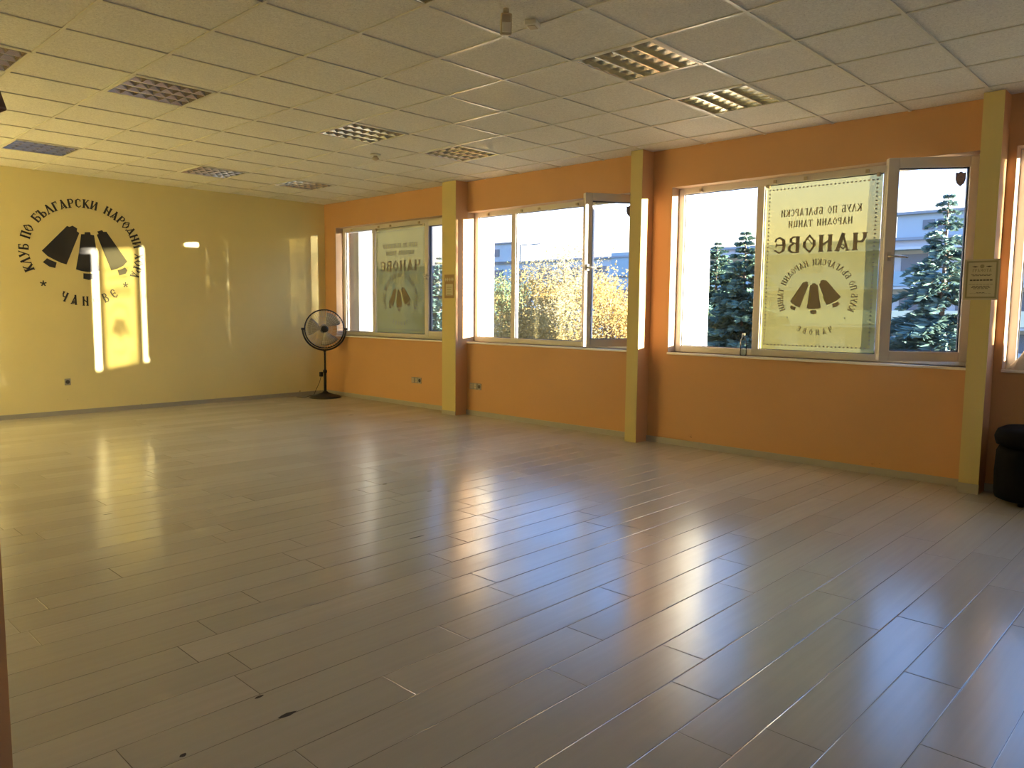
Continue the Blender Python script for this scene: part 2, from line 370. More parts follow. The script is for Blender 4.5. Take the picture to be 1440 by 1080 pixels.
# ------------------------------------------------------------------ windows
FY0, FY1 = 0.13, 0.195
def framing(mb, x0, x1, z0, z1, t, y0, y1, T=None):
    mb.box(x0, x0+t, y0, y1, z0, z1, T); mb.box(x1-t, x1, y0, y1, z0, z1, T)
    mb.box(x0+t, x1-t, y0, y1, z0, z0+t, T); mb.box(x0+t, x1-t, y0, y1, z1-t, z1, T)
def window(num, x0, x1, m1, m2, open_deg=0, handle=True, sticker=False, sw=None):
    root = struct(empty('window_%d' % num, ((x0+x1)/2, 0.16, SILL)))
    FZ0, FZ1 = SILL, HEAD
    f = MB(); framing(f, x0, x1, FZ0, FZ1, 0.062, FY0, FY1)
    for mx in (m1, m2): f.box(mx-0.033, mx+0.033, FY0, FY1, FZ0+0.062, FZ1-0.062)
    f.build('frame', 'frame', root, bevel=0.004)
    # fixed panes
    for a, b in ((x0+0.062, m1-0.033), (m1+0.033, m2-0.033)):
        MB().box(a-0.004, b+0.004, 0.158, 0.164, FZ0+0.055, FZ1-0.055).build('glass_pane', 'glass', root)
        g = MB(); framing(g, a, b, FZ0+0.062, FZ1-0.062, 0.007, 0.150, 0.158); g.build('gasket', 'gasket', root)
    MB().box(x0, x1, -0.018, FY0, SILL-0.022, SILL).build('sill', 'sill', root, bevel=0.004)
    # painted reveal lining
    rv = MB(); rv.box(x0, x0+0.003, 0.001, FY0, SILL, HEAD); rv.box(x1-0.003, x1, 0.001, FY0, SILL, HEAD); rv.box(x0+0.003, x1-0.003, 0.001, FY0, HEAD-0.003, HEAD)
    rv.build('reveal', 'reveal', root)
    # curtain clips along the head
    for cx in (x0+0.25, m1+0.14, m1+0.42, m2-0.16, m2+0.10):
        if cx < x1-0.1: MB().box(cx-0.014, cx+0.014, FY0-0.022, FY0, HEAD-0.055, HEAD-0.025).build('clip', 'beige', root, bevel=0.003)
    # opening sash, hinged on the right
    hx, hy = x1-0.045, 0.115
    sw = sw or hx-(m2+0.005); sz0, sz1 = SILL+0.035, HEAD-0.028
    sash = empty('sash', (hx, hy, 0), math.radians(open_deg)); sash.parent = root; sash.matrix_parent_inverse = world_of(root).inverted()
    T = world_of(sash)
    fr = MB(); framing(fr, -sw, 0, sz0, sz1, 0.078, -0.035, 0.035, T); fr.build('sash_frame', 'frame', sash, bevel=0.005)
    g = MB(); framing(g, -sw+0.078, -0.078, sz0+0.078, sz1-0.078, 0.008, -0.012, 0.012, T); g.build('gasket', 'gasket', sash)
    MB().box(-sw+0.072, -0.072, -0.004, 0.004, sz0+0.072, sz1-0.072, T).build('glass_pane', 'glass', sash)
    if handle:
        h = MB(); hz = (sz0+sz1)/2+0.03; xx = -sw+0.036
        h.box(xx-0.014, xx+0.014, -0.047, -0.035, hz-0.034, hz+0.034, T)
        h.tube([T @ Vector(p) for p in ((xx, -0.04, hz), (xx, -0.075, hz), (xx+0.03, -0.082, hz), (xx+0.125, -0.080, hz-0.008))], [0.010, 0.010, 0.009, 0.007], 10)
        h.build('handle', 'steel', sash)
    if open_deg:   # locking strip along the free edge
        MB().box(-sw-0.003, -sw, 0.004, 0.02, sz0+0.05, sz1-0.05, T).build('locking_strip', 'steel', sash)
        k = MB(); k.box(m2+0.033, m2+0.037, 0.15, 0.165, FZ0+0.08, FZ1-0.08); k.build('striker_strip', 'gasket', root)
    if sticker:
        sh = [(-0.036, 0.05), (-0.02, 0.044), (0, 0.055), (0.02, 0.044), (0.036, 0.05), (0.036, -0.005), (0.026, -0.035), (0, -0.058), (-0.026, -0.035), (-0.036, -0.005)]
        cx, cz = -0.078-0.055, sz1-0.078-0.085
        P = lambda u, v, d: T @ Vector((cx+u, -0.0045-d, cz+v))
        st = MB().poly(sh, P, 0.0008).build('sticker', 'sticker', sash); tag(st, 'grey shield shaped sticker')
        q = MB()
        for r in (0.024, 0.017): 
            ring = [(r*math.cos(k*PI/12), 0.004+r*math.sin(k*PI/12)) for k in range(24)]
            for i in range(24):
                (a, b), (c, d) = ring[i], ring[(i+1) % 24]
                q.add([P(a, b, 0.0012), P(c, d, 0.0012), P(c*0.9, 0.004+(d-0.004)*0.9, 0.0012), P(a*0.9, 0.004+(b-0.004)*0.9, 0.0012)], [(0, 1, 2, 3)])
        for k in range(3): q.poly([(-0.02, 0.036-k*0.036), (0.02, 0.036-k*0.036), (0.02, 0.032-k*0.036), (-0.02, 0.032-k*0.036)], lambda u, v, d: P(u, v, 0.0012))
        q.build('sticker_print', 'stickerlight', st)
    return root
window(1, 0.30, 2.95, 1.085, 2.31)
window(2, 3.25, 5.83, 3.93, 5.08, 58, sticker=True, sw=0.628)
window(3, 6.22, 8.90, 7.085, 8.19, 34, sticker=True)
window(4, 9.11, 11.75, 9.95, 11.05)
window(5, 12.10, 14.40, 12.9, 13.7)  # unseen window, added to bring in more light
w6 = struct(empty('window_6', (XR+0.1, -1.4, SILL)))  # unseen end window, added so sunlight bounces warm fill into the room
f = MB()
for (a, b, c, d) in ((-2.2, -0.6, 0.93, 0.99), (-2.2, -0.6, 2.496, 2.556), (-2.2, -2.14, 0.99, 2.496), (-0.66, -0.6, 0.99, 2.496), (-1.43, -1.37, 0.99, 2.496)): f.box(XR+0.10, XR+0.16, a, b, c, d)
f.build('frame', 'frame', w6); MB().box(XR+0.127, XR+0.133, -2.15, -0.65, 0.98, 2.506).build('glass_pane', 'glass', w6)
MB().box(XR-0.02, XR+0.10, -2.2, -0.6, 0.91, 0.93).build('sill', 'sill', w6)

# ------------------------------------------------------------------ lettering (heavy-and-thin pen strokes with serifs)
K, T_ = 0.20, 0.10
def st(*a): return a
def serif(x, y, w=0.17): return (x-w, y, x+w, y, 0.07)
G = {
 'К': (0.70, [(.16,0,.16,1,K),(.22,.47,.60,.98,T_),(.28,.55,.64,.03,K), serif(.16,.965),serif(.16,.035),serif(.60,.965,.1),serif(.64,.035,.1)]),
 'Л': (0.72, [(.08,.02,.36,1,T_),(.34,1,.62,.02,K),serif(.09,.035,.11),serif(.62,.035,.14)]),
 'У': (0.68, [(.08,.98,.34,.42,K),(.62,.98,.22,.02,T_),serif(.10,.965,.13),serif(.60,.965,.1),(.08,.05,.24,.05,.09)]),
 'Б': (0.66, [(.16,0,.16,1,K),(.06,.95,.56,.95,.10),(.54,1,.56,.80,.07),(.16,.53,.44,.53,.10),(.44,.53,.58,.40,.13),(.58,.40,.58,.17,.16),(.58,.17,.44,.045,.13),(.44,.045,.05,.045,.09)]),
 'П': (0.74, [(.15,0,.15,1,K),(.58,0,.58,1,K),(.04,.95,.70,.95,.10),serif(.15,.035,.14),serif(.58,.035,.14)]),
 'О': (0.70, [(.35,1,.10,.68,.10),(.10,.68,.09,.38,.16),(.09,.38,.32,.02,.11),(.32,.02,.58,.32,.10),(.58,.32,.60,.62,.16),(.60,.62,.35,1,.11),(.46,.86,.20,.5,.05)]),
 'Ъ': (0.74, [(.24,0,.24,1,K),(.0,.95,.28,.95,.10),(.02,1,.01,.80,.07),(.24,.53,.50,.53,.10),(.50,.53,.64,.40,.12),(.64,.40,.64,.17,.16),(.64,.17,.50,.045,.12),(.50,.045,.12,.045,.09)]),
 'Г': (0.60, [(.16,0,.16,1,K),(.06,.95,.54,.95,.10),(.53,1,.55,.76,.08),serif(.16,.035)]),
 'А': (0.72, [(.09,.02,.36,1,T_),(.32,1,.60,.02,K),(.18,.30,.46,.38,.07),(.18,.30,.30,.12,.07),(.30,.12,.50,.30,.07),serif(.09,.035,.11),serif(.60,.035,.13)]),
 'Р': (0.64, [(.16,0,.16,1,K),(.06,.955,.44,.955,.09),(.44,.955,.57,.83,.13),(.57,.83,.57,.63,.16),(.57,.63,.44,.49,.12),(.44,.49,.16,.49,.09),serif(.16,.035)]),
 'С': (0.64, [(.56,.72,.54,.88,.10),(.54,.88,.36,.96,.09),(.36,.96,.15,.82,.12),(.15,.82,.11,.48,.19),(.11,.48,.15,.18,.17),(.15,.18,.36,.04,.12),(.36,.04,.58,.20,.09)]),
 'Е': (0.66, [(.58,.74,.54,.89,.11),(.54,.89,.36,.96,.09),(.36,.96,.15,.82,.12),(.15,.82,.11,.48,.19),(.11,.48,.15,.18,.17),(.15,.18,.36,.04,.12),(.36,.04,.60,.20,.10),(.12,.52,.54,.52,.09),(.52,.60,.54,.43,.08)]),
 'И': (0.76, [(.15,0,.15,1,K),(.60,0,.60,1,K),(.20,.12,.56,.88,.09),serif(.15,.965,.13),serif(.15,.035,.13),serif(.60,.965,.13),serif(.60,.035,.13)]),
 'Н': (0.76, [(.15,0,.15,1,K),(.60,0,.60,1,K),(.20,.66,.56,.36,.11),serif(.15,.965,.13),serif(.15,.035,.13),serif(.60,.965,.13),serif(.60,.035,.13)]),
 'Д': (0.78, [(.16,.18,.38,1,T_),(.34,1,.60,.18,K),(.02,.17,.74,.17,.10),(.05,.20,.05,0,.10),(.71,.20,.71,0,.10)]),
 'Т': (0.70, [(.35,0,.35,1,K),(.04,.95,.66,.95,.10),(.05,1,.03,.76,.08),(.65,1,.67,.76,.08),serif(.35,.035)]),
 'Ц': (0.78, [(.15,.1,.15,1,K),(.56,.1,.56,1,K),(.06,.13,.72,.13,.10),(.70,.16,.72,-.12,.09),serif(.15,.965,.13),serif(.56,.965,.13)]),
 'Ч': (0.72, [(.56,0,.56,1,K),(.12,1,.12,.70,.17),(.12,.70,.24,.48,.13),(.24,.48,.54,.50,.10),serif(.12,.965,.13),serif(.56,.965,.13),serif(.56,.035,.15)]),
 'В': (0.68, [(.16,0,.16,1,K),(.06,.955,.42,.955,.09),(.42,.955,.53,.84,.12),(.53,.84,.52,.66,.14),(.52,.66,.16,.53,.08),(.40,.56,.59,.40,.12),(.59,.40,.59,.16,.16),(.59,.16,.44,.045,.12),(.44,.045,.06,.045,.09)]),
 'Х': (0.72, [(.12,.97,.60,.03,K),(.60,.97,.12,.03,T_),serif(.12,.965,.13),serif(.60,.035,.13),serif(.60,.965,.1),serif(.12,.035,.1)]),
 'М': (0.86, [(.12,0,.16,1,T_),(.16,1,.42,.30,.17),(.42,.30,.68,1,T_),(.70,0,.70,1,K),serif(.12,.035,.11),serif(.70,.035,.14)]),
 '*': (0.50, [(.25,.15,.25,.85,.13),(-.05,.33,.55,.67,.13),(-.05,.67,.55,.33,.13)]),
}
def glyph(ch):
    out = []
    for (x0, y0, x1, y1, wd) in G[ch][1]:
        d = Vector((x1-x0, y1-y0)); L = d.length; d /= L; nx, ny = -d.y*wd/2, d.x*wd/2
        e0 = 0.0 if abs(d.x) < 1e-6 or abs(d.y) < 1e-6 else 0.03
        x0 -= d.x*e0; y0 -= d.y*e0; x1 += d.x*e0; y1 += d.y*e0
        out.append([(x0-nx, y0-ny), (x1-nx, y1-ny), (x1+nx, y1+ny), (x0+nx, y0+ny)])
    return out
def text_line(text, cx, y, h, width):
    """letters of one straight line, centred on cx: list of (char, polygons)"""
    adv = [(G[c][0] if c != ' ' else 0.5)+0.10 for c in text]; tot = sum(adv); sx = width/tot; x = cx-width/2; res = []
    for c, a in zip(text, adv):
        if c != ' ': res.append((c, [[(x+(u+0.05)*sx, y+v*h) for u, v in P] for P in glyph(c)]))
        x += a*sx
    return res
def text_ring(text, a0, a1, rx, rz, h, bottom=False, gap=0.10):
    """letters set on an ellipse from angle a0 to a1 (degrees); rx, rz is the outer edge of the lettering"""
    adv = [(G[c][0] if c != ' ' else 0.5)+gap for c in text]; tot = sum(adv); s = 0; res = []
    rm = (rx+rz)/2-h/2; unit = math.radians(abs(a1-a0))*rm/tot
    for c, a in zip(text, adv):
        if c != ' ':
            th = math.radians(a0+(a1-a0)*(s+a/2)/tot)
            ox, oz = (rx-h/2)*math.cos(th), (rz-h/2)*math.sin(th)
            rot = th-PI/2 if not bottom else th+PI/2
            cw, sn = math.cos(rot), math.sin(rot); wu = min(unit, h*1.05)
            polys = []
            for P in glyph(c):
                polys.append([(ox+(u-G[c][0]/2)*wu*cw-(v-0.5)*h*sn, oz+(u-G[c][0]/2)*wu*sn+(v-0.5)*h*cw) for u, v in P])
            res.append((c, polys))
        s += a
    return res
# the three herd bells, in emblem units (1 = half the emblem's width)
def px(pts): return [((x-640)/505*0.70, -(y-530)/435*0.65) for x, y in pts]
BELLS = [
  (px([(500,335),(512,322),(532,328),(556,316),(592,336),(588,358),(608,372),(495,632),(455,622),(400,598),(350,572),(308,532)]), px([(345,590),(380,606),(418,620),(405,665),(360,655),(312,622)])),
  (px([(622,380),(650,378),(652,362),(696,358),(700,378),(728,382),(745,530),(762,672),(715,684),(660,686),(610,680),(568,668),(598,530)]), px([(627,698),(670,700),(712,695),(708,740),(670,752),(625,742)])),
  (px([(750,375),(766,368),(756,348),(796,334),(806,348),(832,345),(1002,585),(965,622),(915,648),(860,665),(805,520)]), px([(915,662),(948,652),(980,635),(1000,660),(985,688),(928,705)])),
]
GLINTS = [px([(540,520),(556,526),(520,600),(506,594)]), px([(712,480),(724,478),(734,620),(722,624)]), px([(880,440),(892,434),(950,560),(936,566)])]

# emblem on the yellow wall
emb = tag(empty('wall_emblem', (0.0, -3.42, 1.34)), 'round black emblem of three bells ringed by lettering on the yellow wall', 'wall decoration')
EC = (-3.42, 1.99)
WP = lambda u, v, d: Vector((0.0005+d, EC[0]+u, EC[1]+v))
for body, clap in BELLS:
    b = MB().poly(body, WP, 0.003).build('bell', 'black', emb)
    MB().poly(clap, WP, 0.003).build('clapper', 'black', b)
for c, polys in text_ring('КЛУБ ПО БЪЛГАРСКИ НАРОДНИ ХОРА', 205, -29, 0.70, 0.65, 0.105) + text_ring('ЧАНОВЕ', 240, 309, 0.645, 0.65, 0.115, True, gap=0.5):
    m = MB()
    for k, P in enumerate(polys): m.poly(P, WP, 0.002+0.00002*k)
    m.build('letter', 'black', emb)
for ang in (220.5, 321.0):
    th = math.radians(ang); ox, oz = 0.605*math.cos(th), 0.60*math.sin(th); m = MB()
    for k in range(5):
        a = k*2*PI/5+PI/2; d = Vector((math.cos(a), math.sin(a))); nn = Vector((-d.y, d.x))*0.007
        m.poly([(ox-nn.x, oz-nn.y), (ox+d.x*0.035-nn.x, oz+d.y*0.035-nn.y), (ox+d.x*0.035+nn.x, oz+d.y*0.035+nn.y), (ox+nn.x, oz+nn.y)], WP, 0.002+0.00002*k)
    m.build('star', 'black', emb)

# printed banners hanging inside the windows, seen from the back
def banner(name, x0, x1, z0, z1, y, label, light_leak):
    W, Hh = x1-x0, z1-z0; xc, zc = (x0+x1)/2, (z0+z1)/2
    root = tag(empty(name, (xc, y, z0)), label, 'banner')
    wave = lambda x, z: y + 0.0012*math.sin((x-x0)*7.0+0.6) + 0.001*math.sin((z-z0)*5.0)
    m = MB(); nx, nz = 24, 30; vs = []; fs = []
    for j in range(nz+1):
        for i in range(nx+1):
            X, Z = x0+W*i/nx, z0+Hh*j/nz; vs.append((X, wave(X, Z), Z))
    for j in range(nz):
        for i in range(nx): a = j*(nx+1)+i; fs.append((a, a+1, a+nx+2, a+nx+1))
    m.add(vs, fs, True); m.build('cloth', 'banner', root)
    k = W/1.03
    def BP(u, v, d=0): 
        X, Z = xc-u, zc+v; return Vector((X, wave(X, Z)-0.003, Z))
    def lay(part, items, parent=root):
        q = MB()
        for P in items: q.poly(P, lambda u, v, d: BP(u, v))
        return q.build(part, 'ink', parent, fix=False)
    def line(t, y_, h, wdt):
        o = []
        for c, P in text_line(t, 0, y_, h, wdt): lay('letter', P)
    line('КЛУБ ПО БЪЛГАРСКИ', Hh*(0.5-0.195), Hh*0.042, W*0.70)
    line('НАРОДНИ ТАНЦИ', Hh*(0.5-0.262), Hh*0.040, W*0.56)
    line('ЧАНОВЕ', Hh*(0.5-0.415), Hh*0.100, W*0.82)
    ry = -Hh*0.178
    R1 = 0.36*k
    sh = lambda P: [(u, v+ry) for u, v in P]
    for c, P in text_ring('КЛУБ ПО БЪЛГАРСКИ НАРОДНИ ТАНЦИ', 205, -25, R1, R1*0.93, 0.055*k): lay('letter', [sh(p) for p in P])
    for c, P in text_ring('ЧАНОВЕ', 240, 300, R1, R1*0.95, 0.050*k, True, gap=0.6): lay('letter', [sh(p) for p in P])
    for ang in (217, 323):
        th = math.radians(ang); a, b = R1*0.90*math.cos(th), R1*0.86*math.sin(th)+ry; lay('star', [[(a-0.008, b), (a, b-0.008), (a+0.008, b), (a, b+0.008)]])
    s = 0.36*0.92/0.70*k
    for (body, clap), gl in zip(BELLS, GLINTS):
        P = [(u*s, v*s+ry-0.0) for u, v in body]; b = lay('bell', [P]); lay('clapper', [[(u*s, v*s+ry) for u, v in clap]], b)
        q = MB(); q.poly([(u*s, v*s+ry) for u, v in gl], lambda u, v, d: BP(u, v)-Vector((0, 0.001, 0))); q.build('glint', 'banner', b, fix=False)
    dots = []; ins = 0.042*k; dd = 0.008*k; nxd = int((W-2*ins)/(0.034*k)); nzd = int((Hh-2*ins)/(0.034*k))
    for i in range(nxd+1):
        for sv in (-1, 1): dots.append((-W/2+ins+(W-2*ins)*i/nxd, sv*(Hh/2-ins)))
    for j in range(1, nzd):
        for su in (-1, 1): dots.append((su*(W/2-ins), -Hh/2+ins+(Hh-2*ins)*j/nzd))
    o = lay('dotted_border', [[(a-dd, b-dd*0.75), (a+dd, b-dd*0.75), (a+dd, b+dd*0.75), (a-dd, b+dd*0.75)] for a, b in dots]); o['kind'] = 'stuff'
    if light_leak:  # leaking light built as pale strips along the cloth
        q = MB(); t = 0.022
        for (a, b, c, d) in ((-W/2, -W/2+t, -Hh/2, Hh/2), (W/2-t, W/2, -Hh/2, Hh/2), (-W/2+t, W/2-t, Hh/2-t, Hh/2)):
            q.poly([(a, c), (b, c), (b, d), (a, d)], lambda u, v, dd_: BP(u, v)-Vector((0, 0.0006, 0)))
        q.build('light_leak', 'light_leak', root, fix=False)
    for sx_ in (x0+0.03, x1-0.03):
        MB().box(sx_-0.014, sx_+0.014, FY0-0.012, y+0.003, z1-0.02, z1+0.012).build('hanging_clip', 'beige', root, bevel=0.003)
banner('window_banner', 7.128, 8.148, 0.998, 2.486, 0.144, 'large yellow printed banner hanging in the window with the water bottle', False)
banner('window_banner', 1.126, 2.268, 0.998, 2.488, 0.144, 'yellow printed banner with painted light edges in the far window beside the fan', True)

# ------------------------------------------------------------------ recessed ceiling lamps
def lamp_proto():
    root = empty('ceiling_light', (0, 0, 0))
    a = 0.29
    f = MB(); framing_xy(f, -0.299, 0.299, -0.299, 0.299, 0.022, -0.003, 0.012); f.build('frame', 'housing', root)
    h = MB(); z1 = 0.095
    h.add([(-a,-a,0.004),(a,-a,0.004),(a,a,0.004),(-a,a,0.004),(-a,-a,z1),(a,-a,z1),(a,a,z1),(-a,a,z1)], [(0,1,5,4),(1,2,6,5),(2,3,7,6),(3,0,4,7),(4,5,6,7)])
    h.build('housing', 'housing', root)
    for k in range(4):
        x = -0.207+0.138*k
        MB().tube([(x, -0.27, 0.066), (x, 0.27, 0.066)], 0.013, 10).build('lamp_tube', 'tube', root)
    l = MB()
    for k in range(5):                      # side reflectors along the tubes
        x = -0.276+0.138*k; t0, t1 = 0.016, 0.003
        l.add([(x-t0,-0.276,0.046),(x+t0,-0.276,0.046),(x+t1,-0.276,0.0),(x-t1,-0.276,0.0),(x-t0,0.276,0.046),(x+t0,0.276,0.046),(x+t1,0.276,0.0),(x-t1,0.276,0.0)],
              [(0,1,2,3),(7,6,5,4),(0,4,5,1),(1,5,6,2),(2,6,7,3),(3,7,4,0)])
    for k in range(7):                      # cross blades
        y = -0.276+0.092*k
        l.add([(-0.276,y-0.007,0.040),(0.276,y-0.007,0.040),(0.276,y,0.002),(-0.276,y,0.002),(-0.276,y+0.007,0.040),(0.276,y+0.007,0.040)],
              [(0,1,2,3),(3,2,5,4),(0,4,5,1)])
    l.build('louvre', 'alu', root)
    return root
def framing_xy(mb, x0, x1, y0, y1, t, z0, z1):
    mb.box(x0, x0+t, y0, y1, z0, z1); mb.box(x1-t, x1, y0, y1, z0, z1); mb.box(x0+t, x1-t, y0, y0+t, z0, z1); mb.box(x0+t, x1-t, y1-t, y1, z0, z1)
lp = lamp_proto()
ROWN = {1.17: 'in the row nearest the emblem wall', 4.17: 'in the middle row across the room', 7.17: 'in the near row by the ceiling sensors', 10.17: 'in the row behind the camera'}
COLN = {-1.53: 'nearest the windows', -2.73: 'second from the windows', -4.53: 'third from the windows', -5.73: 'farthest from the windows'}
first = True
for (x, y) in LAMPS:
    if x > 10 and y < -5: pass
    o = lp if first else copy_tree(lp); first = False
    o.location = (x+0.3, y+0.3, H)
    tag(o, 'square louvred ceiling light, %s %s' % (COLN[y], ROWN[x]), 'ceiling light', 'square louvred lights recessed in the tiled ceiling')

# ------------------------------------------------------------------ small ceiling devices
r = tag(empty('motion_sensor', (7.46, -3.62, H-0.13)), 'tall beige motion sensor hanging from the ceiling tiles', 'sensor')
MB().tube([(7.46, -3.62, H), (7.46, -3.62, H-0.025)], 0.016, 12).build('bracket', 'beige', r)
sb = MB(); Ts = Matrix.Translation((7.46, -3.62, H-0.075)) @ Matrix.Rotation(math.radians(-40), 4, 'Z') @ Matrix.Rotation(math.radians(12), 4, 'Y')
sb.box(-0.020, 0.020, -0.030, 0.030, -0.058, 0.050, Ts); sb.build('body', 'beige', r, bevel=0.008)
MB().box(0.018, 0.024, -0.023, 0.023, -0.045, 0.005, Ts).build('lens', 'white', r, bevel=0.003)
r = tag(empty('smoke_alarm', (7.43, -3.38, H-0.03)), 'low white box alarm on the ceiling beside the hanging sensor', 'alarm')
Ts = Matrix.Translation((7.44, -3.39, H-0.014)) @ Matrix.Rotation(math.radians(25), 4, 'Z')
MB().box(-0.035, 0.035, -0.045, 0.045, -0.014, 0.014, Ts).build('body', 'white', r, bevel=0.006)
MB().box(-0.022, 0.022, -0.03, 0.03, -0.018, -0.013, Ts).build('cover', 'beige', r, bevel=0.003)
r = tag(empty('smoke_detector', (3.80, -1.80, H-0.05)), 'small round smoke detector on the ceiling between the middle lights', 'detector')
MB().lathe([(0.052, 0), (0.052, -0.012), (0.046, -0.016)], 24, Matrix.Translation((3.8, -1.8, H))).build('base', 'white', r)
MB().lathe([(0.020, 0), (0.020, -0.012), (0.034, -0.020), (0.034, -0.034), (0.018, -0.044)], 24, Matrix.Translation((3.8, -1.8, H-0.016))).build('sensing_head', 'beige', r)

# ------------------------------------------------------------------ wall sockets
def socket(name, at, axis, n, label, group=None, plug=False):
    """n frames side by side; axis 'x' lies on the window wall, 'y' on the yellow wall"""
    root = tag(empty(name, at), label, 'socket')
    P = (lambda u, v, d: Vector((at[0]+u, -d, at[2]+v))) if axis == 'x' else (lambda u, v, d: Vector((d, at[1]+u, at[2]+v)))
    s = 0.071
    for k in range(n):
        u = (k-(n-1)/2)*s; q = MB(); h = s/2-0.002
        q.poly([(u-h, -0.040), (u+h, -0.040), (u+h, 0.040), (u-h, 0.040)], P, 0.009); f = q.build('cover_plate', 'socket', root, bevel=0.003)
        ring = [(u+0.024*math.cos(a*PI/12), 0.024*math.sin(a*PI/12)) for a in range(24)]
        PP = lambda uu, vv, d: P(uu, vv, 0.009+d)
        if k == n-1: MB().poly(ring, PP, 0.0012).build('socket_well', 'socketdark', f)
        else: MB().poly([(u-0.022, -0.026), (u+0.022, -0.026), (u+0.022, 0.026), (u-0.022, 0.026)], PP, 0.002).build('insert', 'beige', f, bevel=0.001)
        hole = MB()
        for du in (-0.0095, 0.0095): hole.poly([(u+du-0.003, -0.003), (u+du+0.003, -0.003), (u+du+0.003, 0.003), (u+du-0.003, 0.003)], lambda uu, vv, d: P(uu, vv, 0.0115+d), 0.0006)
        hole.build('contact_holes', 'socketdark', f)
    return root
socket('wall_socket', (0, -3.67, 0.406), 'y', 1, 'single grey socket low on the yellow wall below the emblem')
socket('wall_socket', (2.239, 0, 0.365), 'x', 3, 'triple socket under the far window between fan and pillar')
socket('wall_socket', (3.417, 0, 0.37), 'x', 3, 'triple socket under the middle window just right of the pillar')

# ------------------------------------------------------------------ pedestal fan
FX, FYc = 0.47, -0.325
fan = tag(empty('pedestal_fan', (FX, FYc, 0)), 'black pedestal fan with round wire guard standing in the far corner', 'fan')
Tb = Matrix.Translation((FX, FYc, 0))
MB().lathe([(0.235, 0.0), (0.238, 0.012), (0.215, 0.026), (0.12, 0.050), (0.05, 0.075), (0.03, 0.095)], 40, Tb).build('base', 'fanblack', fan)
MB().tube([(FX, FYc, 0.08), (FX, FYc, 0.40)], 0.021, 16).build('lower_pole', 'fanblack', fan)
MB().tube([(FX, FYc, 0.39), (FX, FYc, 0.70)], 0.0135, 14).build('upper_pole', 'fanblack', fan)
MB().lathe([(0.027, 0), (0.030, 0.03), (0.022, 0.05)], 20, Matrix.Translation((FX, FYc, 0.37))).build('height_collar', 'fanblack', fan)
face = math.radians(-30)                               # turned towards the room
HZ = 1.03; RG = 0.285
Tf = Matrix.Translation((FX, FYc, HZ)) @ Matrix.Rotation(face, 4, 'Z') @ Matrix.Rotation(PI/2, 4, 'Y') # local z = blowing direction, local -x = up
def circ(r, z=0, n=48, a0=0, a1=2*PI): return [Tf @ Vector((r*math.cos(a0+(a1-a0)*k/n), r*math.sin(a0+(a1-a0)*k/n), z)) for k in range(n)]
yk = [Tf @ Vector(((RG+0.03)*math.cos(a), (RG+0.03)*math.sin(a), 0)) for a in [(-PI/2)+PI*k/28 for k in range(29)]]
yo = MB().tube(yk, 0.013, 10); yo.tube([(FX, FYc, 0.69), (FX, FYc, HZ-RG-0.03)], 0.020, 14); yo.build('yoke', 'fanblack', fan)
for s_ in (-1, 1):
    a, b = Tf @ Vector((0, s_*(RG-0.01), 0)), Tf @ Vector((0, s_*(RG+0.05), 0)); MB().tube([a, b], 0.018, 12).build('tilt_knob', 'fanblack', fan)
MB().tube(circ(RG, 0), 0.010, 10, closed=True).build('guard_ring', 'fanblack', fan)
for nm, z0, bulge in (('front_guard', 0.03, 0.05), ('rear_guard', -0.03, -0.07)):
    g = MB()
    for k in range(44):
        a = 2*PI*k/44; c, s_ = math.cos(a), math.sin(a)
        g.tube([Tf @ Vector((RG*c, RG*s_, 0)), Tf @ Vector((RG*0.93*c, RG*0.93*s_, z0+bulge*0.4)), Tf @ Vector((0.15*c, 0.15*s_, z0+bulge*0.85)), Tf @ Vector((0.05*c, 0.05*s_, z0+bulge))], 0.0016, 4, caps=False)
    for rr in (0.11, 0.19): g.tube(circ(rr, z0+bulge*(0.92 if rr < 0.15 else 0.72), 40), 0.0018, 4, closed=True)
    g.build(nm, 'chrome', fan)
MB().lathe([(0.050, -0.004), (0.052, 0.004), (0.030, 0.010)], 24, Tf @ Matrix.Translation((0, 0, 0.080))).build('badge', 'fanblack', fan)
mo = MB().lathe([(0.04, -0.20), (0.065, -0.18), (0.068, -0.105), (0.045, -0.095), (0.012, -0.09), (0.012, 0.0)], 24, Tf).build('motor', 'fanblack', fan)
MB().lathe([(0.036, -0.022), (0.040, 0.018), (0.024, 0.032)], 24, Tf).build('hub', 'fanblack', fan)
for k in range(3):
    m = MB(); vs = []; fs = []; A0 = k*2*PI/3+0.35
    for i in range(9):
        rr = 0.036+0.212*i/8; half = 0.16+0.42*math.sin(PI*min(1, (i+1.2)/9.2)*0.62)
        for j in range(7):
            t = j/6*2-1; a = A0+t*half; vs.append(Tf @ Vector((rr*math.cos(a), rr*math.sin(a), 0.02*t*(0.5+rr*2))))
    for i in range(8):
        for j in range(6): q = i*7+j; fs.append((q, q+1, q+8, q+7))
    m.add(vs, fs, True); o = m.build('blade', 'blade', fan); sd = o.modifiers.new('thick', 'SOLIDIFY'); sd.thickness = 0.002
MB().box(FX-0.065, FX-0.022, FYc-0.062, FYc-0.018, 0.315, 0.385).build('switch_box', 'fanblack', fan, bevel=0.006)
MB().tube([(FX-0.045, FYc-0.04, 0.315), (FX-0.05, FYc-0.07, 0.22), (FX-0.07, FYc-0.12, 0.11), (FX-0.08, FYc-0.15, 0.036), (FX-0.10, FYc-0.20, 0.032), (FX-0.16, FYc-0.25, 0.006), (FX-0.30, FYc-0.30, 0.006)], 0.004, 8).build('cord', 'socketdark', fan)

